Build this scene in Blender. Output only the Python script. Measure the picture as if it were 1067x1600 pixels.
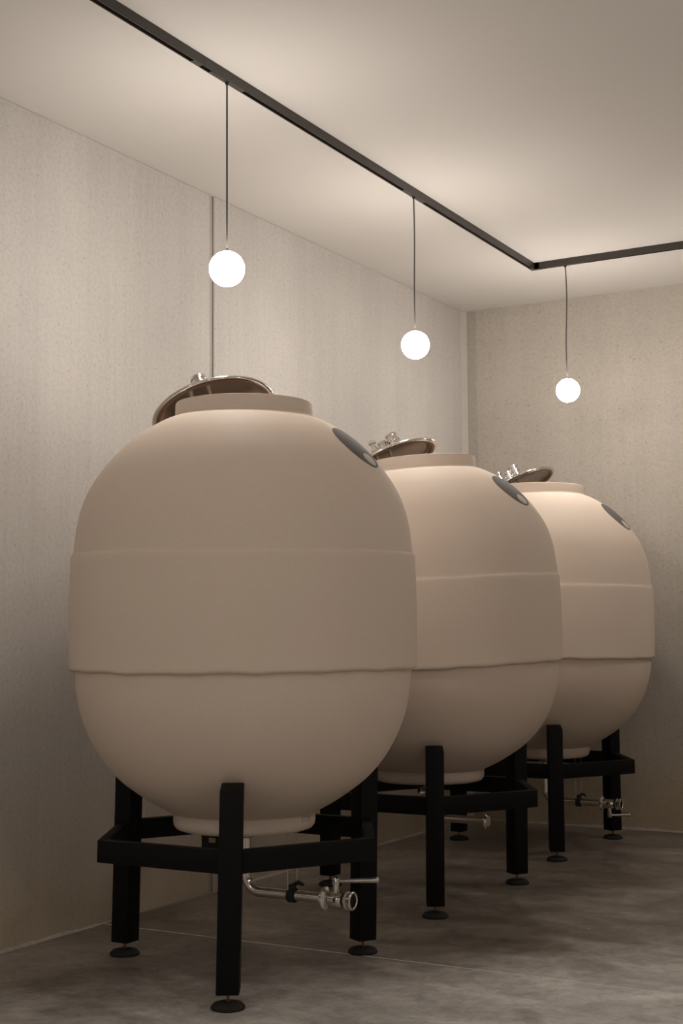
import bpy, bmesh, math, random
from mathutils import Vector, Matrix
import numpy as np

for o in list(bpy.data.objects):
    bpy.data.objects.remove(o, do_unlink=True)
scene = bpy.context.scene
COL = scene.collection
random.seed(4)

# ------------------------------------------------------------------ camera, world, exposure
CAM_LOC = Vector((4.06447, 0.0, 1.27))
FW = Vector((-0.49418198, 0.86493512, 0.08758657))
RT = Vector((0.8679376, 0.49662175, -0.00715259))
UP = Vector((0.04968392, -0.07248499, 0.99613123))
cd = bpy.data.cameras.new('camera')
cam = bpy.data.objects.new('camera', cd)
COL.objects.link(cam)
cd.sensor_fit = 'VERTICAL'
cd.sensor_height = 36.0
cd.lens = 2175.3 * 36.0 / 1600.0
M3 = Matrix((RT, UP, -FW)).transposed()
cam.matrix_world = Matrix.Translation(CAM_LOC) @ M3.to_4x4()
scene.camera = cam

world = bpy.data.worlds.new('world')
scene.world = world
world.use_nodes = True
world.node_tree.nodes['Background'].inputs[0].default_value = (0.9, 0.85, 0.8, 1)
world.node_tree.nodes['Background'].inputs[1].default_value = 0.02

vs = scene.view_settings
vs.view_transform = 'Standard'
vs.look = 'None'
vs.exposure = -0.04
vs.gamma = 1.0
vs.use_curve_mapping = False

GLOBE_RADIANCE = 102.0
GLOBE_COLOUR = (1.0, 0.92, 0.85)

# ------------------------------------------------------------------ materials
def new_mat(name):
    m = bpy.data.materials.new(name)
    m.use_nodes = True
    nt = m.node_tree
    return m, nt, nt.nodes['Principled BSDF']

def N(nt, kind, **kw):
    n = nt.nodes.new(kind)
    for k, v in kw.items():
        setattr(n, k, v)
    return n

def noise(nt, vec, scale, detail=4.0, rough=0.55, dist=0.0):
    n = N(nt, 'ShaderNodeTexNoise')
    n.inputs['Scale'].default_value = scale
    n.inputs['Detail'].default_value = detail
    n.inputs['Roughness'].default_value = rough
    n.inputs['Distortion'].default_value = dist
    nt.links.new(vec, n.inputs['Vector'])
    return n.outputs['Fac']

def mapping(nt, scale=(1, 1, 1), rot=(0, 0, 0), loc=(0, 0, 0)):
    tc = N(nt, 'ShaderNodeTexCoord')
    mp = N(nt, 'ShaderNodeMapping')
    mp.inputs['Scale'].default_value = scale
    mp.inputs['Rotation'].default_value = rot
    mp.inputs['Location'].default_value = loc
    nt.links.new(tc.outputs['Object'], mp.inputs['Vector'])
    return mp.outputs['Vector']

def ramp(nt, fac, stops):
    r = N(nt, 'ShaderNodeValToRGB')
    cr = r.color_ramp
    while len(cr.elements) < len(stops):
        cr.elements.new(0.5)
    for e, (p, c) in zip(cr.elements, stops):
        e.position = p
        e.color = (c, c, c, 1) if isinstance(c, (int, float)) else (*c, 1)
    nt.links.new(fac, r.inputs['Fac'])
    return r.outputs['Color']

def mix(nt, fac, a, b, mode='MIX'):
    m = N(nt, 'ShaderNodeMix', data_type='RGBA', blend_type=mode)
    for sock, v in ((m.inputs[0], fac), (m.inputs[6], a), (m.inputs[7], b)):
        if isinstance(v, (int, float)):
            sock.default_value = v
        elif isinstance(v, tuple):
            sock.default_value = (*v, 1)
        else:
            nt.links.new(v, sock)
    return m.outputs[2]

def bump(nt, bsdf, height, strength, dist=0.002):
    b = N(nt, 'ShaderNodeBump')
    b.inputs['Strength'].default_value = strength
    b.inputs['Distance'].default_value = dist
    nt.links.new(height, b.inputs['Height'])
    nt.links.new(b.outputs['Normal'], bsdf.inputs['Normal'])

def simple(name, col, rough=0.5, metal=0.0, grain=0.0, gscale=60):
    m, nt, b = new_mat(name)
    b.inputs['Roughness'].default_value = rough
    b.inputs['Metallic'].default_value = metal
    v = mapping(nt)
    n = noise(nt, v, gscale)
    lo = tuple(c * (1 - grain) for c in col)
    hi = tuple(min(1, c * (1 + grain)) for c in col)
    nt.links.new(mix(nt, n, lo, hi), b.inputs['Base Color'])
    return m

def concrete_wall(name, base, seed, stain_x=None):
    m, nt, b = new_mat(name)
    v = mapping(nt, loc=(seed, seed * 0.7, 0))
    vs_ = mapping(nt, scale=(5, 5, 0.22), loc=(seed, 0, 0))
    vf = mapping(nt, scale=(30, 30, 0.35), loc=(seed, 0, 0))
    big = noise(nt, v, 0.9, 5, 0.6)
    streak = noise(nt, vs_, 1.0, 4, 0.6)
    fine = noise(nt, vf, 1.0, 3, 0.6)
    speck = noise(nt, v, 55, 3, 0.6)
    pore = noise(nt, v, 62, 2, 0.5)
    c = mix(nt, ramp(nt, big, [(0.3, 0.0), (0.7, 1.0)]), tuple(x * 0.90 for x in base), tuple(x * 1.06 for x in base))
    c = mix(nt, 0.55, c, ramp(nt, streak, [(0.30, 0.88), (0.65, 1.0)]), 'MULTIPLY')
    c = mix(nt, 0.22, c, ramp(nt, fine, [(0.30, 0.82), (0.60, 1.0)]), 'MULTIPLY')
    c = mix(nt, 0.42, c, ramp(nt, speck, [(0.36, 0.78), (0.60, 1.0)]), 'MULTIPLY')
    c = mix(nt, 0.55, c, ramp(nt, pore, [(0.26, 0.50), (0.37, 1.0)]), 'MULTIPLY')
    # brown tidemark low on the wall, spread higher to paint in warm shade
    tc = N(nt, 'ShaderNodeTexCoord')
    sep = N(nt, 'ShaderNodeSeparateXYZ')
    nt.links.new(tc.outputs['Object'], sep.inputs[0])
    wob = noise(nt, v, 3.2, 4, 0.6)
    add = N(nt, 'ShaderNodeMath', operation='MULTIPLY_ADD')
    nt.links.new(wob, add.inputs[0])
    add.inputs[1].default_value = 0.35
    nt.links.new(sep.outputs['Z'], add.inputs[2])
    tide_shade = ramp(nt, add.outputs[0], [(0.28, 1.0), (0.95, 0.0)])
    c = mix(nt, tide_shade, c, mix(nt, 1.0, c, (0.95, 0.85, 0.70), 'MULTIPLY'))
    if stain_x is not None:
        add2 = N(nt, 'ShaderNodeMath', operation='MULTIPLY_ADD')
        nt.links.new(noise(nt, mapping(nt, scale=(4, 4, 14)), 1.0), add2.inputs[0])
        add2.inputs[1].default_value = 0.03
        nt.links.new(sep.outputs['X'], add2.inputs[2])
        st = ramp(nt, add2.outputs[0], [(stain_x - 0.012, 1.0), (stain_x + 0.012, 0.0)])
        c = mix(nt, st, c, mix(nt, 1.0, c, (0.85, 0.86, 0.87), 'MULTIPLY'))
    nt.links.new(c, b.inputs['Base Color'])
    b.inputs['Roughness'].default_value = 0.78
    bump(nt, b, mix(nt, 0.5, speck, pore), 0.25, 0.002)
    return m

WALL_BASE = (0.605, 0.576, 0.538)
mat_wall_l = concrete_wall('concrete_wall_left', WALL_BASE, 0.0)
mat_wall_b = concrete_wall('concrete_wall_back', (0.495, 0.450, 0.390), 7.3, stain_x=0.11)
mat_joint = simple('joint_mortar', (0.44, 0.41, 0.38), 0.9, 0, 0.12, 30)
mat_corner = simple('corner_filler', (0.54, 0.50, 0.45), 0.85, 0, 0.06, 20)
mat_dust = simple('mortar_edge', (0.36, 0.33, 0.29), 0.95, 0, 0.3, 35)
mat_ceiling = simple('ceiling_plaster', (0.68, 0.65, 0.61), 0.9, 0, 0.015, 1.5)

# floor concrete
mat_floor, nt, b = new_mat('polished_concrete_floor')
v = mapping(nt)
v2 = mapping(nt, scale=(1.0, 1.5, 1), rot=(0, 0, -0.5))
n1 = noise(nt, v, 1.1, 6, 0.62, 0.6)
n2 = noise(nt, v2, 3.0, 7, 0.62, 0.7)
n3 = noise(nt, v, 16, 5, 0.7, 0.4)
n4 = noise(nt, v, 90, 3, 0.6)
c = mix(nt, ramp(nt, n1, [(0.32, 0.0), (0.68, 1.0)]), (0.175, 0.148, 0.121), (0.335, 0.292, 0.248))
# paler concrete in the walkway, painted brighter as if lit; tank-shaded side left dark
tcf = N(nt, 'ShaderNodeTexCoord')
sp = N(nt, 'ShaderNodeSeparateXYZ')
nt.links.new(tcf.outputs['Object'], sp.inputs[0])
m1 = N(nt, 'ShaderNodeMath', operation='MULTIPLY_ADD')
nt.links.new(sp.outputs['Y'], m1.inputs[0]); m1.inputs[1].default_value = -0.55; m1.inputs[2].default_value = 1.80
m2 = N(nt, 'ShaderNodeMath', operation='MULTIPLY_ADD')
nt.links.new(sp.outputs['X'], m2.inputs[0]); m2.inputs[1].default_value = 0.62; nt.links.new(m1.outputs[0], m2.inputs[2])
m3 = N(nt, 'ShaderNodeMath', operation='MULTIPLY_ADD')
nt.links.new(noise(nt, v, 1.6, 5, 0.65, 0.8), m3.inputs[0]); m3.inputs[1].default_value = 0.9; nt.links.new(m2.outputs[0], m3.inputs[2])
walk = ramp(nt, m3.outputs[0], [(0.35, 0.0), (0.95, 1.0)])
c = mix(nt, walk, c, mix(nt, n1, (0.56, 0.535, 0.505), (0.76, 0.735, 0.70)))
c = mix(nt, 0.72, c, ramp(nt, n2, [(0.34, 0.50), (0.64, 1.15)]), 'MULTIPLY')
c = mix(nt, 0.60, c, ramp(nt, n3, [(0.32, 0.55), (0.62, 1.15)]), 'MULTIPLY')
c = mix(nt, 0.35, c, ramp(nt, n4, [(0.35, 0.7), (0.6, 1.0)]), 'MULTIPLY')
# scuffs, pale drag marks and specks
sc = noise(nt, mapping(nt, scale=(0.9, 7, 1), rot=(0, 0, -0.5)), 2.6, 3, 0.6, 2.5)
c = mix(nt, ramp(nt, sc, [(0.64, 0.0), (0.76, 0.5)]), c, (0.40, 0.37, 0.335))
sc2 = noise(nt, mapping(nt, scale=(1.2, 9, 1), rot=(0, 0, 0.75)), 3.1, 4, 0.6, 1.6)
c = mix(nt, ramp(nt, sc2, [(0.66, 0.0), (0.76, 0.4)]), c, (0.13, 0.114, 0.098))
dot = noise(nt, v, 38, 1, 0.4)
c = mix(nt, ramp(nt, dot, [(0.78, 0.0), (0.80, 0.8)]), c, (0.62, 0.58, 0.52))
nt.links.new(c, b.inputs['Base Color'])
rr = ramp(nt, n2, [(0.3, 0.36), (0.7, 0.55)])
nt.links.new(rr, b.inputs['Roughness'])
b.inputs['Specular IOR Level'].default_value = 0.4
bump(nt, b, n3, 0.08, 0.002)

# ceramic of the tanks
mat_clay, nt, b = new_mat('beige_ceramic')
v = mapping(nt)
na = noise(nt, v, 2.2, 3, 0.5)
nb = noise(nt, v, 140, 3, 0.6)
c = mix(nt, na, (0.700, 0.588, 0.490), (0.740, 0.628, 0.528))
c = mix(nt, 0.35, c, ramp(nt, nb, [(0.3, 0.86), (0.65, 1.0)]), 'MULTIPLY')
spots = noise(nt, v, 9, 2, 0.5)
c = mix(nt, ramp(nt, spots, [(0.17, 0.30), (0.22, 0.0)]), c, (0.36, 0.27, 0.21))
pk = noise(nt, mapping(nt, loc=(3, 1, 5)), 1.3, 2, 0.5)
c = mix(nt, ramp(nt, pk, [(0.55, 0.0), (0.75, 0.35)]), c, (0.73, 0.575, 0.49))
nt.links.new(c, b.inputs['Base Color'])
b.inputs['Roughness'].default_value = 0.72
b.inputs['Specular IOR Level'].default_value = 0.3
bump(nt, b, nb, 0.12, 0.001)

mat_black = simple('black_powder_coat', (0.0045, 0.0043, 0.0041), 0.55, 0, 0.25, 200)
mat_black.node_tree.nodes['Principled BSDF'].inputs['Specular IOR Level'].default_value = 0.16
mat_rubber = simple('black_rubber', (0.010, 0.0095, 0.009), 0.8, 0, 0.3, 80)
mat_steel = simple('polished_steel', (0.72, 0.69, 0.66), 0.14, 1.0, 0.05, 40)
mat_steel_b = simple('brushed_steel', (0.60, 0.57, 0.54), 0.30, 1.0, 0.1, 90)
mat_gasket = simple('brown_gasket', (0.27, 0.17, 0.105), 0.6, 0, 0.15, 30)
mat_lid_in = simple('lid_underside_steel', (0.50, 0.41, 0.35), 0.24, 1.0, 0.1, 20)
mat_emblem = simple('grey_emblem_print', (0.115, 0.108, 0.100), 0.75, 0, 0.05, 60)
mat_emblem_l = simple('pale_emblem_print', (0.52, 0.48, 0.43), 0.75, 0, 0.04, 60)
mat_stamp = simple('stamped_clay', (0.42, 0.34, 0.28), 0.9, 0, 0.1, 60)
mat_track = simple('bronze_track', (0.062, 0.055, 0.047), 0.42, 0.35, 0.08, 80)
mat_slot = simple('black_slot', (0.012, 0.010, 0.009), 0.6, 0, 0.1, 80)
mat_brass = simple('brass_contact', (0.30, 0.19, 0.10), 0.4, 1.0, 0.1, 80)
mat_cord = simple('dark_cord', (0.05, 0.046, 0.04), 0.7, 0, 0.1, 200)
mat_tag = simple('tan_tag', (0.42, 0.34, 0.22), 0.8, 0, 0.1, 80)

mat_globe, nt, b = new_mat('opal_globe')
b.inputs['Base Color'].default_value = (0.9, 0.9, 0.9, 1)
b.inputs['Emission Color'].default_value = (*GLOBE_COLOUR, 1)
b.inputs['Emission Strength'].default_value = GLOBE_RADIANCE
lw = N(nt, 'ShaderNodeTexNoise')
lw.inputs['Scale'].default_value = 3.0

# ------------------------------------------------------------------ helpers
def mesh_obj(name, verts, faces, mat, parent=None, smooth=False, sharp=None):
    me = bpy.data.meshes.new(name)
    me.from_pydata([tuple(v) for v in verts], [], faces)
    me.validate()
    bm = bmesh.new()
    bm.from_mesh(me)
    bmesh.ops.recalc_face_normals(bm, faces=bm.faces)
    bm.to_mesh(me)
    bm.free()
    me.materials.append(mat)
    if smooth:
        me.polygons.foreach_set('use_smooth', [True] * len(me.polygons))
        if sharp:
            me.set_sharp_from_angle(angle=math.radians(sharp))
    o = bpy.data.objects.new(name, me)
    COL.objects.link(o)
    if parent is not None:
        o.parent = parent
    return o

class MB:
    """collects shapes for one mesh"""
    def __init__(self):
        self.v, self.f = [], []

    def add(self, verts, faces):
        n = len(self.v)
        self.v += [Vector(q) for q in verts]
        self.f += [tuple(i + n for i in f) for f in faces]
        return self

    def hexa(self, q):          # 8 corners: bottom 4 ccw, top 4 ccw
        return self.add(q, [(3, 2, 1, 0), (4, 5, 6, 7), (0, 1, 5, 4), (1, 2, 6, 5), (2, 3, 7, 6), (3, 0, 4, 7)])

    def box(self, a, b_):
        x0, y0, z0 = a
        x1, y1, z1 = b_
        return self.hexa([(x0, y0, z0), (x1, y0, z0), (x1, y1, z0), (x0, y1, z0),
                          (x0, y0, z1), (x1, y0, z1), (x1, y1, z1), (x0, y1, z1)])

    def lathe(self, prof, seg=48, mat=None, wob=None, closed=False):
        mat = mat or Matrix.Identity(4)
        vs_, fs = [], []
        n = len(prof)
        for i, (r, z) in enumerate(prof):
            for k in range(seg):
                a = 2 * math.pi * k / seg
                rr_, zz = (r, z) if wob is None else wob(i, r, z, a)
                vs_.append(mat @ Vector((rr_ * math.cos(a), rr_ * math.sin(a), zz)))
        for i in range(n if closed else n - 1):
            j = (i + 1) % n
            for k in range(seg):
                l = (k + 1) % seg
                fs.append((i * seg + k, i * seg + l, j * seg + l, j * seg + k))
        if not closed:
            if prof[0][0] > 1e-6:
                fs.append(tuple(range(seg - 1, -1, -1)))
            if prof[-1][0] > 1e-6:
                fs.append(tuple((n - 1) * seg + k for k in range(seg)))
        return self.add(vs_, fs)

    def tube(self, pts, r, seg=14, cap=True):
        pts = [Vector(q) for q in pts]
        rs = r if isinstance(r, (list, tuple)) else [r] * len(pts)
        t0 = (pts[1] - pts[0]).normalized()
        u = t0.orthogonal().normalized()
        vs_, fs = [], []
        for i, q in enumerate(pts):
            t = (pts[min(i + 1, len(pts) - 1)] - pts[max(i - 1, 0)]).normalized()
            u = (u - t * u.dot(t)).normalized()
            w = t.cross(u)
            for k in range(seg):
                a = 2 * math.pi * k / seg
                vs_.append(q + rs[i] * (math.cos(a) * u + math.sin(a) * w))
        for i in range(len(pts) - 1):
            for k in range(seg):
                l = (k + 1) % seg
                fs.append((i * seg + k, i * seg + l, (i + 1) * seg + l, (i + 1) * seg + k))
        if cap:
            fs.append(tuple(range(seg - 1, -1, -1)))
            fs.append(tuple((len(pts) - 1) * seg + k for k in range(seg)))
        return self.add(vs_, fs)

    def build(self, name, mat, parent=None, smooth=False, sharp=35, bevel=0.0, bseg=2):
        o = mesh_obj(name, self.v, self.f, mat, parent, False)
        me = o.data
        if bevel:
            bm = bmesh.new()
            bm.from_mesh(me)
            es = [e for e in bm.edges if len(e.link_faces) == 2 and e.calc_face_angle(0) > 0.5]
            bmesh.ops.bevel(bm, geom=es, offset=bevel, segments=bseg, profile=0.6, affect='EDGES', clamp_overlap=True)
            bm.to_mesh(me)
            bm.free()
        if smooth or bevel:
            me.polygons.foreach_set('use_smooth', [True] * len(me.polygons))
            me.set_sharp_from_angle(angle=math.radians(sharp))
        return o

def empty(name, loc, rz=0.0):
    o = bpy.data.objects.new(name, None)
    COL.objects.link(o)
    o.location = loc
    o.rotation_euler = (0, 0, rz)
    o.empty_display_size = 0.1
    return o

def tag(o, label=None, cat=None, group=None, kind=None):
    for k, val in (('label', label), ('category', cat), ('group', group), ('kind', kind)):
        if val:
            o[k] = val
    return o

def copy_tree(o, parent=None):
    c_ = o.copy()
    COL.objects.link(c_)
    if parent is not None:
        c_.parent = parent
    for ch in list(o.children):
        copy_tree(ch, c_)
    return c_

def frame_matrix(origin, axis, side=None):
    z = Vector(axis).normalized()
    x = Vector(side) if side is not None else z.orthogonal()
    x = (x - z * x.dot(z)).normalized()
    y = z.cross(x)
    m = Matrix((x, y, z)).transposed().to_4x4()
    m.translation = Vector(origin)
    return m

# ------------------------------------------------------------------ the room
H = 3.5407
D = 8.8776
X1, Y0 = 7.2, -3.6

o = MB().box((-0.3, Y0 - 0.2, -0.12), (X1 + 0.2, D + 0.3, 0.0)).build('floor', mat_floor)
tag(o, 'dark grey mottled polished concrete floor', kind='structure')
mat_cut = simple('floor_joint_fill', (0.80, 0.76, 0.70), 0.8, 0, 0.35, 18)
q = MB().box((0.0, 4.943, -0.002), (X1, 4.9485, 0.0006)).build('floor_joint', mat_cut, o)

o = MB().box((-0.3, Y0 - 0.2, H), (X1 + 0.2, D + 0.3, H + 0.12)).build('ceiling', mat_ceiling)
tag(o, 'smooth off-white plaster ceiling', kind='structure')

wl = MB().box((-0.3, Y0 - 0.2, 0), (-0.012, D + 0.3, H)).build('wall_left', mat_joint)
tag(wl, 'bare concrete wall behind the tanks with one vertical panel joint', kind='structure')
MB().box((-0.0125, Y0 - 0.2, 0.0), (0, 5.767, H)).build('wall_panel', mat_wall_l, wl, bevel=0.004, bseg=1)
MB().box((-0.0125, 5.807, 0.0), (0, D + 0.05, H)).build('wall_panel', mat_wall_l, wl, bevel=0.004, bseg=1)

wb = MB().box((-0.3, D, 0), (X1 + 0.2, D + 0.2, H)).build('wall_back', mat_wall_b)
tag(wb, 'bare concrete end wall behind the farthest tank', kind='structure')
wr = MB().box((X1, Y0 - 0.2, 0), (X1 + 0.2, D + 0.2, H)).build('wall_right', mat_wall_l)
tag(wr, 'bare concrete wall facing the tanks', kind='structure')
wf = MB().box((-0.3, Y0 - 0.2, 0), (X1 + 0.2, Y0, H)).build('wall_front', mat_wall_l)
tag(wf, 'bare concrete wall at the near end', kind='structure')

# mortar fillet standing in the corner
o = MB().add([(0, D - 0.055, 0), (0.024, D, 0), (0, D, 0), (0, D - 0.055, H), (0.024, D, H), (0, D, H)],
             [(0, 1, 4, 3), (2, 1, 0), (3, 4, 5), (0, 3, 5, 2), (1, 2, 5, 4)]).build('trim_1', mat_corner)
tag(o, 'pale vertical mortar fillet in the corner of the concrete walls', kind='structure')

# ragged mortar edge where walls meet the floor
def ragged_edge(name, a, b_, nrm, seed):
    rnd = random.Random(seed)
    a, b_, nrm = Vector(a), Vector(b_), Vector(nrm)
    n = int((b_ - a).length / 0.045)
    vs_, fs = [], []
    w = 0.012
    for i in range(n + 1):
        q_ = a.lerp(b_, i / n)
        w = min(0.022, max(0.003, w + rnd.uniform(-0.004, 0.004)))
        hgt = min(0.016, max(0.002, w * rnd.uniform(0.3, 0.8)))
        vs_ += [q_, q_ + nrm * w, q_ + Vector((0, 0, hgt))]
    for i in range(n):
        k = 3 * i
        fs += [(k + 1, k + 4, k + 5, k + 2), (k, k + 3, k + 4, k + 1), (k, k + 2, k + 5, k + 3)]
    fs += [(0, 1, 2), (3 * n, 3 * n + 2, 3 * n + 1)]
    return mesh_obj(name, vs_, fs, mat_dust)
tag(ragged_edge('baseboard_left', (0, 2.0, 0), (0, D, 0), (1, 0, 0), 1), 'ragged mortar edge along the foot of the side wall', kind='structure')
tag(ragged_edge('baseboard_back', (0, D, 0), (5.0, D, 0), (0, -1, 0), 2), 'ragged mortar edge along the foot of the end wall', kind='structure')

# ------------------------------------------------------------------ tanks
SPACING = None
TANKS = [(1.040, 4.526), (0.982, 6.243), (0.904, 7.968)]
STANDS = [(1.020, 4.517), (0.970, 6.236), (0.888, 7.960)]
LEAN = [0.020, 0.008, 0.0]
LAT = Vector((0.868, 0.496, 0))
BACK = Vector((-0.496, 0.868, 0))

def catmull(pts, n=5):
    out = []
    P = [pts[0]] + list(pts) + [pts[-1]]
    for i in range(1, len(P) - 2):
        for k in range(n):
            t = k / n
            res = []
            for d in range(2):
                p0, p1, p2, p3 = P[i - 1][d], P[i][d], P[i + 1][d], P[i + 2][d]
                res.append(0.5 * (2 * p1 + (p2 - p0) * t + (2 * p0 - 5 * p1 + 4 * p2 - p3) * t * t + (3 * p1 - p0 - 3 * p2 + p3) * t ** 3))
            out.append(tuple(res))
    out.append(tuple(pts[-1]))
    return out

lower = catmull([(0.272, 0.592), (0.300, 0.606), (0.359, 0.639), (0.420, 0.680), (0.473, 0.722), (0.520, 0.772),
                 (0.562, 0.832), (0.598, 0.902), (0.624, 0.975), (0.640, 1.055), (0.6465, 1.128)], 4)
upper = catmull([(0.6575, 1.572), (0.6525, 1.62), (0.645, 1.68), (0.632, 1.74), (0.611, 1.80), (0.579, 1.86),
                 (0.537, 1.92), (0.494, 1.97), (0.441, 2.02), (0.390, 2.058), (0.325, 2.096), (0.2745, 2.117)], 4)
prof = [(0.0, 0.541), (0.20, 0.541), (0.222, 0.531), (0.245, 0.530), (0.260, 0.535), (0.2695, 0.547), (0.2725, 0.563)]
prof += lower
i_low0 = len(prof)
prof += [(0.6475, 1.134), (0.6575, 1.1365), (0.6655, 1.140), (0.6685, 1.147), (0.6675, 1.158)]
i_low1 = len(prof)
prof += [(0.669, 1.22), (0.6705, 1.30), (0.6705, 1.38), (0.669, 1.46), (0.6665, 1.53)]
i_up0 = len(prof)
prof += [(0.6655, 1.549), (0.6635, 1.556), (0.6600, 1.5600), (0.6585, 1.5625)]
i_up1 = len(prof)
prof += upper
prof += [(0.2715, 2.122), (0.2705, 2.130), (0.269, 2.168), (0.266, 2.1745), (0.260, 2.176), (0.232, 2.176), (0.228, 2.172), (0.228, 2.08)]
prof += [(max(r - 0.045, 0.0), z) for r, z in reversed(upper) if r - 0.045 > 0.235 and z < 2.07]
prof += [(0.62, 1.45), (0.62, 1.25), (0.59, 1.0), (0.52, 0.84), (0.40, 0.72), (0.25, 0.64), (0.0, 0.615)]

WOB = [(random.uniform(0, 6.28), random.randint(2, 11), random.uniform(0.2, 1.0)) for _ in range(9)]
PHASE = 0.0
SAG = 0.0
def wave(a, s):
    return sum(w * math.sin(k * (a + PHASE) + ph_ * (1 + s)) for ph_, k, w in WOB) / 4.0

def wobble(i, r, z, a):
    if i_low0 <= i < i_low1:
        return r + 0.0014 * wave(a, 2.0), z + 0.0042 * wave(a, 0.3) + 0.0016 * math.sin(17 * a + 1.3 + PHASE) + 0.0012 * math.sin(29 * a + PHASE) * math.sin(5 * a)
    if i_up0 <= i < i_up1:
        return r + 0.0008 * wave(a, 3.0), z + SAG * (0.5 - 0.5 * math.cos(2 * (a + 0.976))) + 0.0026 * wave(a, 1.1) + 0.0010 * math.sin(19 * a + PHASE)
    return r, z

def prof_at_z(z):
    # outer radius and outward normal slope of the upper dome
    for (r0, z0), (r1, z1) in zip(upper, upper[1:]):
        if z0 <= z <= z1:
            t = (z - z0) / (z1 - z0)
            return r0 + (r1 - r0) * t
    return 0.3

def tank_body(root):
    return MB().lathe(prof, 160, wob=wobble).build('vessel_body', mat_clay, root, smooth=True, sharp=50)

def surf_at_s(s):
    """walk along the upper dome profile by arc length"""
    acc = 0.0
    for (r0, z0), (r1, z1) in zip(upper, upper[1:]):
        l = math.hypot(r1 - r0, z1 - z0)
        if acc + l >= s:
            t = (s - acc) / l
            return r0 + (r1 - r0) * t, z0 + (z1 - z0) * t, (z1 - z0) / l, -(r1 - r0) / l
        acc += l
    return upper[-1][0], upper[-1][1], 0.0, 1.0

def arc_of_z(zt):
    acc = 0.0
    for (r0, z0), (r1, z1) in zip(upper, upper[1:]):
        if z1 >= zt:
            return acc + math.hypot(r1 - r0, z1 - z0) * (zt - z0) / (z1 - z0)
        acc += math.hypot(r1 - r0, z1 - z0)
    return acc

def dome_disc(name, mat, parent, az, s0, rad, off, cx=0.0, cs=0.0, rings=6, seg=40, ry=None):
    """thin disc wrapped on the shoulder: az azimuth, s0 arc position of its middle"""
    r0 = surf_at_s(s0)[0]
    vs_, fs = [], []
    def pt(u, v_, d):
        r, z, nr, nz = surf_at_s(s0 + cs + v_)
        a = az + (cx + u) / r
        r2, z2 = r + nr * d, z + nz * d
        return (r2 * math.cos(a), r2 * math.sin(a), z2)
    ry = ry or rad
    for layer, d in ((0, off), (1, -0.004)):
        base = len(vs_)
        vs_.append(pt(0, 0, d))
        for j in range(1, rings + 1):
            dd = d - (0.0008 if (layer == 0 and j == rings) else 0)
            for k in range(seg):
                t = 2 * math.pi * k / seg
                vs_.append(pt(rad * j / rings * math.cos(t), ry * j / rings * math.sin(t), dd))
        for k in range(seg):
            l = (k + 1) % seg
            fs.append((base, base + 1 + k, base + 1 + l))
            for j in range(rings - 1):
                p0 = base + 1 + j * seg
                fs.append((p0 + k, p0 + seg + k, p0 + seg + l, p0 + l))
    b0 = 1 + (rings - 1) * seg
    b1 = b0 + 1 + rings * seg
    for k in range(seg):
        l = (k + 1) % seg
        fs.append((b0 + k, b0 + l, b1 + l, b1 + k))
    return mesh_obj(name, vs_, fs, mat, parent, True, 40)

def elbow_path(axis_xy, z0, z1, direction, reach, bend=0.055):
    ax = Vector((axis_xy[0], axis_xy[1], 0))
    d = Vector(direction).normalized()
    pts = [ax + Vector((0, 0, z0))]
    c0 = ax + Vector((0, 0, z1 + bend))
    for k in range(9):
        t = math.pi / 2 * k / 8
        pts.append(c0 + d * (bend * (1 - math.cos(t))) + Vector((0, 0, -bend * math.sin(t))))
    pts.append(ax + d * reach + Vector((0, 0, z1)))
    return pts

def ferrule(mb, m, r, t):
    mb.lathe([(r * 0.72, -t), (r * 0.80, -t * 0.8), (r, -t * 0.35), (r, t * 0.35), (r * 0.80, t * 0.8), (r * 0.72, t)], 28, m)

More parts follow.
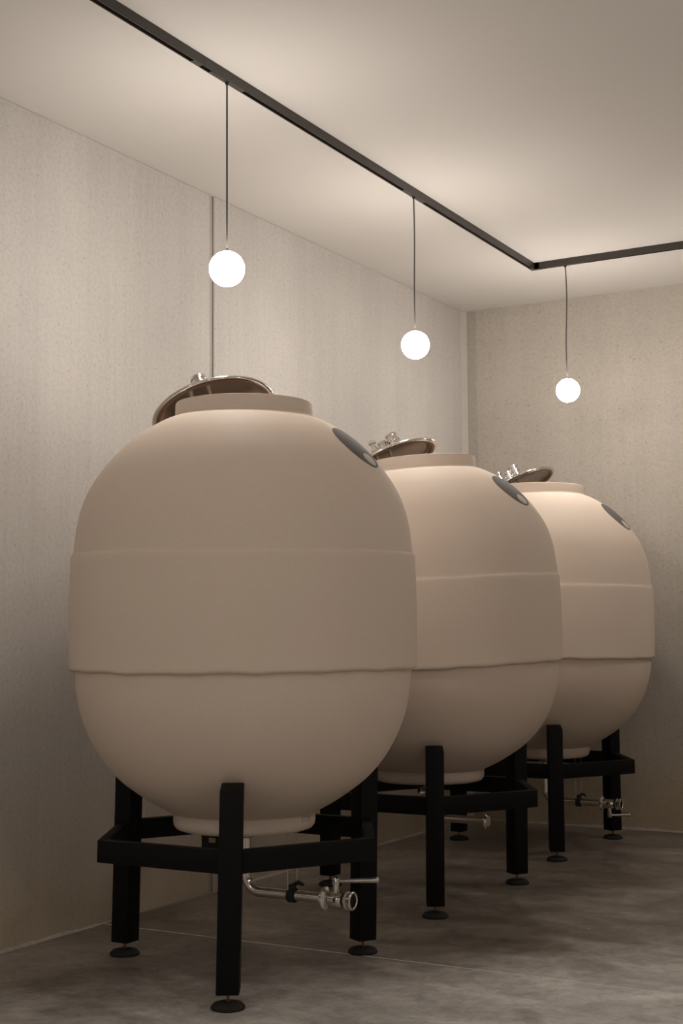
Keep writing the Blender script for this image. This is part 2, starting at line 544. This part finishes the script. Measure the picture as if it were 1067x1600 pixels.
def drain(root, zpipe, kind):
    """stainless outlet under the tank: vertical pipe, elbow, horizontal run to +x"""
    dirx = Vector((1, 0, 0))
    reach = {'up': 0.345, 'plain': 0.285, 'down': 0.345}[kind]
    pts = elbow_path((0.006, 0.0), 0.575, zpipe, dirx, reach + 0.014, 0.062)
    pipe = MB().tube(pts, 0.019, 20).build('drain_pipe', mat_steel, root, smooth=True, sharp=40)
    mb = MB()
    ferrule(mb, frame_matrix((0.006, 0, 0.512), (0, 0, 1)), 0.040, 0.013)
    mb.build('outlet_clamp', mat_steel, pipe, smooth=True)
    end = Vector((0.02 + reach - 0.02, 0, zpipe))
    if kind == 'plain':
        mb = MB()
        ferrule(mb, frame_matrix(end + dirx * 0.018, dirx), 0.036, 0.012)
        mb.build('end_flange', mat_steel, pipe, smooth=True)
        # sampling valve beside the outlet
        mb = MB()
        c0 = Vector((-0.005, -0.035, 0.497))
        mb.lathe([(0.0, -0.03), (0.014, -0.03), (0.014, -0.018), (0.022, -0.014), (0.022, 0.0), (0.015, 0.005), (0.015, 0.018), (0.024, 0.020), (0.024, 0.030), (0.0, 0.030)],
                 24, frame_matrix(c0, (-0.75, -0.66, 0.05)))
        mb.build('sample_valve', mat_steel, pipe, smooth=True)
        return
    mb = MB()
    ferrule(mb, frame_matrix(end + dirx * 0.012, dirx), 0.043, 0.012)
    mb.build('pipe_clamp', mat_steel, pipe, smooth=True)
    vb = MB().lathe([(0.0, 0.0), (0.024, 0.0), (0.027, 0.006), (0.028, 0.04), (0.026, 0.066), (0.021, 0.074), (0.021, 0.080), (0.0, 0.080)],
                    28, frame_matrix(end + dirx * 0.018, dirx)).build('valve_body', mat_steel, pipe, smooth=True)
    mo = frame_matrix(end + dirx * 0.096, dirx)
    MB().lathe([(0.019, 0.0), (0.026, 0.002), (0.031, 0.006), (0.033, 0.009), (0.033, 0.013), (0.029, 0.016), (0.029, 0.024), (0.034, 0.027), (0.034, 0.034),
                (0.031, 0.037), (0.026, 0.037), (0.024, 0.034), (0.024, 0.004)], 32, mo, closed=True).build('outlet_ferrule', mat_steel, pipe, smooth=True, sharp=30)
    MB().lathe([(0.0, -0.02), (0.0235, -0.02), (0.0235, 0.012), (0.0, 0.012)], 24, mo).build('outlet_plug', mat_rubber, pipe)
    sgn = 1 if kind == 'up' else -1
    base = end + dirx * 0.058
    zst = [(0.0, 0.018), (0.011, 0.018), (0.011, 0.050), (0.0135, 0.052), (0.0135, 0.075), (0.010, 0.080), (0.0, 0.080)]
    MB().lathe([(r, sgn * z) for r, z in zst], 20, Matrix.Translation(base)).build('valve_stem', mat_steel, pipe, smooth=True)
    hz = base + Vector((0, 0, sgn * 0.066))
    hd = Vector((0.80, 0.60, 0.0)).normalized() if kind == 'up' else Vector((0.9, 0.43, 0.02)).normalized()
    ln = 0.155 if kind == 'up' else 0.115
    MB().tube([hz + hd * 0.01, hz + hd * 0.05, hz + hd * (ln * 0.97), hz + hd * ln, hz + hd * (ln + 0.004)], [0.006, 0.007, 0.0105, 0.012, 0.010], 16).build('valve_handle', mat_steel_b, pipe, smooth=True, sharp=50)
    # wire hanger and clip carrying the pipe
    hx = 0.215
    mb = MB()
    for dy in (-0.014, 0.014):
        mb.tube([(hx + dy, dy, 0.55), (hx + dy * 0.9, dy, 0.45), (hx + dy * 0.7, dy * 1.2, zpipe + 0.02)], 0.0016, 6)
    mb.build('pipe_hanger', mat_steel_b, root)
    mb = MB()
    mb.lathe([(0.0195, -0.014), (0.027, -0.014), (0.027, 0.014), (0.0195, 0.014)], 24, frame_matrix((hx, 0, zpipe), dirx), closed=True)
    mb.box((hx - 0.010, -0.012, zpipe + 0.024), (hx + 0.010, 0.012, zpipe + 0.040))
    mb.tube([(hx, 0.0, zpipe + 0.035), (hx + 0.02, 0.012, zpipe + 0.047), (hx + 0.036, 0.022, zpipe + 0.036)], [0.008, 0.009, 0.006], 10)
    mb.build('pipe_clip', mat_rubber, root)

def stamped_digits(root):
    """1110 pressed into the foot ring"""
    mb = MB()
    R = 0.2728
    az0 = math.radians(-4)
    hgt = 0.022
    z0 = 0.566
    def bar(a0, a1, za, zb):
        q_ = []
        for z in (za, zb):
            for (a, d) in ((a0, 0.0005), (a1, 0.0005), (a1, -0.002), (a0, -0.002)):
                q_.append(((R + d) * math.cos(a), (R + d) * math.sin(a), z))
        mb.hexa(q_)
    w = 0.0028 / R
    step = 0.0165 / R
    for k in range(3):
        a = az0 + k * step
        bar(a, a + w, z0, z0 + hgt)
        bar(a - 1.6 * w, a, z0 + hgt * 0.80, z0 + hgt)
    a = az0 + 3 * step - w
    bar(a, a + w, z0, z0 + hgt)
    bar(a + 3 * w, a + 4 * w, z0, z0 + hgt)
    bar(a, a + 4 * w, z0 + hgt * 0.87, z0 + hgt)
    bar(a, a + 4 * w, z0, z0 + hgt * 0.13)
    return mb.build('stamped_digits', mat_stamp, root)

# each tank is hand made: small differences in height and level
ZMAPS = [([0.53, 2.2], [0.534, 2.2]),
         ([0.53, 1.14, 1.56, 2.2], [0.553, 1.113, 1.522, 2.162]),
         ([0.53, 1.14, 1.56, 2.2], [0.533, 1.126, 1.546, 2.188])]
SKEW = [0.0, 0.055, -0.012]
def warp_point(i, co):
    z = float(np.interp(co.z, *ZMAPS[i]))
    t = min(1.0, max(0.0, (z - 0.85) / 0.35))
    w = t * t * (3 - 2 * t)
    u = co.x * LAT.x + co.y * LAT.y
    return Vector((co.x, co.y, z + SKEW[i] * u * w)) - LAT * (0.25 * SKEW[i] * (z - 0.9) * w)
def warp(i, o):
    for v_ in o.data.vertices:
        v_.co = warp_point(i, v_.co)
    o.data.update()
def lower_z(i, r):
    rs = [q_[0] for q_ in lower]
    return float(np.interp(float(np.interp(r, rs, [q_[1] for q_ in lower])), *ZMAPS[i]))

TANK_LABELS = ['largest-looking beige egg-shaped ceramic tank, nearest the viewer in the row of three',
               'beige egg-shaped ceramic tank in the middle of the row of three',
               'beige egg-shaped ceramic tank beside the end wall, farthest of the three']
EMB_Z = 1.980
EMB_AZ = (0.10, 0.00, 0.03)
body0 = None
TANK_ROOTS = []
for i, (tx, ty) in enumerate(TANKS):
    root = empty('ceramic_tank', (tx, ty, 0))
    TANK_ROOTS.append(root)
    tag(root, TANK_LABELS[i], 'tank', 'ceramic tanks in a row')
    PHASE = (0.0, 2.1, 4.0)[i]
    SAG = (0.019, 0.0, 0.0)[i]
    warp(i, tank_body(root))
    em = dome_disc('emblem_disc', mat_emblem, root, EMB_AZ[i], arc_of_z(EMB_Z), 0.113, 0.0025)
    em['label'] = 'dark grey round emblem on the shoulder'
    mk = dome_disc('emblem_mark', mat_emblem_l, em, EMB_AZ[i], arc_of_z(EMB_Z), 0.040, 0.0034, cx=0.0, cs=-0.074, rings=3, seg=28, ry=0.031)
    warp(i, em)
    warp(i, mk)
    drain(root, (0.298, 0.372, 0.270)[i], ('up', 'plain', 'down')[i])
    if i == 0:
        warp(i, stamped_digits(root))
        # black valve block behind the outlet pipe
        bv = MB().box((-0.135, -0.095, 0.455), (-0.045, -0.035, 0.530)).build('valve_block', mat_rubber, root, bevel=0.004)
        MB().box((-0.098, -0.0975, 0.484), (-0.068, -0.0945, 0.502)).build('block_tag', mat_tag, bv)

# ------------------------------------------------------------------ stands
RO, RI, BZ0, BZ1 = 0.582, 0.536, 0.452, 0.532
LEG_R, LEG_H = 0.55, 0.04

def make_stand(idx):
    sx, sy = STANDS[idx]
    lean = LEAN[idx]
    root = empty('tank_stand', (sx, sy, 0))
    def shift(q_):
        return Vector(q_) + LAT * (lean * (q_[2]))
    for ang in (-60, 60, 180):
        a = math.radians(ang)
        er = Vector((math.cos(a), math.sin(a), 0))
        et = Vector((-math.sin(a), math.cos(a), 0))
        r0, r1 = LEG_R - LEG_H, LEG_R + LEG_H
        cc = Vector((sx - TANKS[idx][0], sy - TANKS[idx][1], 0)) + er * r0 + LAT * (lean * 0.75)
        rmin = min((cc + et * t_).length for t_ in (-0.04, -0.02, 0.0, 0.02, 0.04))
        zi = lower_z(idx, rmin) - 0.003
        z0, zo = 0.052, zi - 0.020
        cor = [(r0, -LEG_H, z0), (r1, -LEG_H, z0), (r1, LEG_H, z0), (r0, LEG_H, z0),
               (r0, -LEG_H, zi), (r1, -LEG_H, zo), (r1, LEG_H, zo), (r0, LEG_H, zi)]
        leg = MB().hexa([shift(er * r + et * t + Vector((0, 0, z))) for r, t, z in cor]).build('leg', mat_black, root, bevel=0.005)
        foot = MB().lathe([(0.0, 0.0), (0.057, 0.0), (0.0595, 0.003), (0.0595, 0.009), (0.050, 0.019), (0.030, 0.024), (0.016, 0.026), (0.0, 0.026)],
                          28, Matrix.Translation(er * LEG_R)).build('levelling_foot', mat_rubber, leg, smooth=True)
        mb = MB().lathe([(0.0, 0.022), (0.009, 0.022), (0.009, 0.030), (0.0065, 0.032), (0.0065, 0.046), (0.0115, 0.046), (0.0115, 0.054), (0.0, 0.054)],
                        6, Matrix.Translation(er * LEG_R + LAT * lean * 0.04))
        mb.build('foot_bolt', mat_brass, leg)
    cut = LEG_H / math.sin(math.radians(60))
    angs = [-120, -60, 0, 60, 120, 180]
    for k in range(6):
        a0, a1 = math.radians(angs[k]), math.radians(angs[(k + 1) % 6])
        leg0 = angs[k] in (-60, 60, 180)
        o0, o1 = Vector((math.cos(a0), math.sin(a0), 0)) * RO, Vector((math.cos(a1), math.sin(a1), 0)) * RO
        i0, i1 = o0 * (RI / RO), o1 * (RI / RO)
        d = (o1 - o0).normalized()
        if leg0:
            o0, i0 = o0 + d * cut, i0 + d * cut
        else:
            o1, i1 = o1 - d * cut, i1 - d * cut
        q_ = []
        for z in (BZ0, BZ1):
            for e in (o0, o1, i1, i0):
                q_.append(shift(e + Vector((0, 0, z))))
        MB().hexa(q_).build('frame_beam', mat_black, root, bevel=0.003)
    return root

STAND_LABELS = ['black steel six-sided stand on three legs carrying the nearest tank',
                'black steel six-sided stand on three legs carrying the middle tank',
                'black steel six-sided stand on three legs carrying the farthest tank']
for i in range(3):
    tag(make_stand(i), STAND_LABELS[i], 'stand', 'black tank stands')

# ------------------------------------------------------------------ lids
LIDS = [((-0.140, 0.230, 2.178), (-0.289, 0.395), 0.2575),
        ((-0.163, 0.210, 2.154), (-0.380, 0.220), 0.2555),
        ((-0.091, 0.312, 2.190), (-0.424, 0.242), 0.2577)]
def fitting(kind):
    if kind == 'port':      # clamped port with ring grooves
        return [(0.0, 0.0), (0.026, 0.0), (0.026, 0.040), (0.034, 0.043), (0.034, 0.052), (0.028, 0.055), (0.028, 0.064),
                (0.035, 0.067), (0.035, 0.078), (0.028, 0.081), (0.028, 0.094), (0.033, 0.097), (0.033, 0.108), (0.022, 0.112), (0.0, 0.112)]
    if kind == 'valve':
        return [(0.0, 0.0), (0.015, 0.0), (0.015, 0.050), (0.022, 0.053), (0.022, 0.066), (0.013, 0.069), (0.013, 0.092), (0.021, 0.095), (0.021, 0.108), (0.010, 0.114), (0.0, 0.114)]
    return [(0.0, 0.0), (0.021, 0.0), (0.021, 0.070), (0.024, 0.072), (0.024, 0.084), (0.0, 0.086)]

for i, ((l, bk, z), (nl, nb_), R) in enumerate(LIDS):
    c0 = Vector((TANKS[i][0], TANKS[i][1], 0)) + LAT * l + BACK * bk + Vector((0, 0, z))
    n = (LAT * nl + BACK * nb_ + Vector((0, 0, 1))).normalized()
    M = frame_matrix(c0 - Vector((TANKS[i][0], TANKS[i][1], 0)), n, LAT)
    # plate: shallow dish, rolled rim
    root = MB().lathe([(0.0, 0.018), (R - 0.055, 0.017), (R - 0.040, 0.010), (R - 0.032, 0.004), (R - 0.032, 0.008), (R - 0.038, 0.014),
                (R - 0.055, 0.021), (0.0, 0.022)], 72).build('lid', mat_lid_in, TANK_ROOTS[i], smooth=True)
    root.matrix_local = M
    root['label'] = 'round polished steel lid tilted open on the neck'
    # hinge between neck and lid
    hdir = Vector((n.x, n.y, 0)).normalized()
    hq = M.inverted() @ Vector((hdir.x * 0.285, hdir.y * 0.285, 2.150))
    hp = Vector((hq.x, hq.y, 0.016))
    MB().tube([hq, hq.lerp(hp, 0.5), hp], 0.010, 10).build('lid_hinge', mat_steel_b, root)
    rim = []
    for k in range(16):
        t = 2 * math.pi * k / 16
        rim.append((R - 0.012 + 0.012 * math.cos(t), 0.004 + 0.0095 * math.sin(t)))
    MB().lathe(rim, 96, closed=True).build('rolled_rim', mat_steel, root, smooth=True, sharp=80)
    MB().lathe([(R - 0.033, 0.006), (R - 0.030, -0.004), (R - 0.020, -0.0062), (R - 0.012, -0.004), (R - 0.012, 0.004)], 96, closed=True).build('gasket_ring', mat_gasket, root, smooth=True)
    for kind, px, py, s in ((('port', -0.030, -0.090, 1.0), ('plug', -0.100, 0.050, 1.0), ('valve', 0.050, 0.080, 1.0)),
                            (('port', 0.045, -0.055, 1.0), ('plug', -0.015, -0.060, 1.0), ('valve', -0.060, -0.045, 1.0)),
                            (('port', 0.015, -0.055, 1.0), ('plug', -0.035, -0.060, 1.0), ('valve', -0.085, -0.040, 1.0)))[i]:
        MB().lathe([(r * s, zz * s + 0.018) for r, zz in fitting(kind)], 28, Matrix.Translation((px, py, 0))).build('lid_fitting', mat_steel, root, smooth=True, sharp=30)
    for px, py, rr_, ln in ((-0.070, -0.085, 0.012, 0.050), (0.0, -0.095, 0.010, 0.045)):
        MB().lathe([(0.0, 0.018), (rr_, 0.018), (rr_, -ln), (rr_ * 0.7, -ln - 0.003), (0.0, -ln - 0.003)], 16, Matrix.Translation((px, py, 0))).build('dip_tube', mat_steel_b, root, smooth=True, sharp=30)

# ------------------------------------------------------------------ lighting track and pendants
TZ0 = 3.500
TW = 0.0135
XA = lambda y: 0.965 - (y - 4.516) * 0.0128          # centre line of the long run
YC = 7.905                                            # cross run
LAMP_Z = 2.729
LAMP_R = 0.0712

track = empty('ceiling_track', (0.95, 6.0, H))
tag(track, 'slim dark bronze lighting track turning a corner on the ceiling', 'light track')
def rail(p0, p1, name='track_rail'):
    p0, p1 = Vector(p0), Vector(p1)
    d = (p1 - p0).normalized()
    s = Vector((-d.y, d.x, 0))
    off = Vector((0.95, 6.0, H))
    def seg_box(mb, a, b_, z0, z1):
        q_ = []
        for z in (z0, z1):
            for e, t in ((p0, a), (p1, a), (p1, b_), (p0, b_)):
                q_.append(e + s * t + Vector((0, 0, z)) - off)
        mb.hexa(q_)
    mb = MB()
    seg_box(mb, -TW, -TW + 0.004, TZ0, H)
    seg_box(mb, TW - 0.004, TW, TZ0, H)
    r_ = mb.build(name, mat_track, track)
    mb = MB()
    seg_box(mb, -TW + 0.004, TW - 0.004, TZ0 + 0.018, H)
    mb.build('track_slot', mat_slot, r_)
    for t in (-0.0065, 0.0035):
        mb = MB()
        seg_box(mb, t, t + 0.003, TZ0 + 0.012, TZ0 + 0.019)
        mb.build('contact_strip', mat_brass, r_)
    return r_
YA = -2.0
XR = 4.6
rail((XA(YA), YA, 0), (XA(4.335), 4.335, 0))
rail((XA(4.337), 4.337, 0), (XA(YC), YC - TW, 0))
rail((XA(YC) + TW, YC, 0), (XR, YC, 0))
rail((XR, YC, 0), (XR, YA, 0))  # unseen return and rear runs, added to hold the extra pendants
rail((XR, YA, 0), (XA(YA), YA, 0))
off = Vector((0.95, 6.0, H))
MB().box((XA(YC) - TW, YC - TW - 0.03, TZ0 - 0.0005), (XA(YC) + TW, YC + TW, H)).build('corner_joint', mat_track, track).location = -off
MB().box((XA(YC) + TW, YC - TW, TZ0 - 0.0005), (XA(YC) + TW + 0.03, YC + TW, H)).build('corner_joint', mat_track, track).location = -off
MB().box((XA(4.31) - TW + 0.003, 4.275, TZ0 - 0.0002), (XA(4.31) + TW - 0.003, 4.33, TZ0 + 0.02)).build('rail_end_cover', mat_track, track).location = -off

def pendant(x, y, along_y=True, sway=0.0):
    root = empty('pendant_lamp', (x, y, 0))
    ax, ay = (0.0092, 0.12) if along_y else (0.12, 0.0092)
    MB().box((-ax, -ay, TZ0 - 0.001), (ax, ay, TZ0 + 0.02)).build('track_adapter', mat_track, root, bevel=0.001, bseg=1)
    MB().lathe([(0.0, TZ0 - 0.012), (0.006, TZ0 - 0.012), (0.008, TZ0 - 0.004), (0.008, TZ0), (0.0, TZ0)], 16).build('cord_grip', mat_slot, root)
    pts = []
    zt, zb = TZ0 - 0.008, LAMP_Z + LAMP_R + 0.004
    for k in range(13):
        t = k / 12
        pts.append(LAT * (sway * math.sin(t * math.pi * 2) * 0.5) + Vector((0, 0, zt + (zb - zt) * t)))
    MB().tube(pts, 0.0036, 8).build('cord', mat_cord, root, smooth=True)
    MB().lathe([(0.0, LAMP_Z + LAMP_R + 0.006), (0.010, LAMP_Z + LAMP_R + 0.006), (0.011, LAMP_Z + LAMP_R - 0.003), (0.0, LAMP_Z + LAMP_R - 0.003)], 20).build('globe_cap', mat_steel_b, root)
    pr = [(LAMP_R * math.sin(math.pi * k / 32), LAMP_Z + LAMP_R * -math.cos(math.pi * k / 32)) for k in range(1, 32)]
    pr = [(0.0, LAMP_Z - LAMP_R)] + pr + [(0.0, LAMP_Z + LAMP_R)]
    MB().lathe(pr, 48).build('globe', mat_globe, root, smooth=True, sharp=80)
    root.location.z = TZ0
    for ch in root.children:
        ch.location.z = -TZ0
    return root
PEND = [((XA(4.516), 4.516), True, 0.0, 'glowing white globe pendant hanging above the nearest tank'),
        ((XA(6.231), 6.231), True, 0.004, 'glowing white globe pendant hanging above the middle tank'),
        ((1.130, YC), False, 0.010, 'glowing white globe pendant hanging above the farthest tank, near the end wall'),
        ((2.85, YC), False, 0.0, 'added globe pendant on the cross track, just out of view on the right'),  # unseen pendants from here down are added to brighten the tank fronts
        ((XR, 4.5), True, 0.0, 'added globe pendant on the return track opposite the nearest tank, out of view'),
        ((XR, 2.4), True, 0.0, 'added globe pendant on the return track just ahead of the viewer, out of view'),
        ((XR, -0.3), True, 0.0, 'added globe pendant on the return track just behind the viewer, out of view'),
        ((XA(1.0), 1.0), True, 0.0, 'added globe pendant on the wall-side track level with the viewer, out of view'),
        ((XA(-0.7), -0.7), True, 0.0, 'added globe pendant at the near end of the wall-side track, out of view'),
        ((3.2, YA), False, 0.0, 'added globe pendant on the rear cross track behind the viewer, out of view'),
        ]
for (xy, al, sw, lab) in PEND:
    tag(pendant(xy[0], xy[1], al, sw), lab, 'pendant lamp', 'globe pendant lamps')
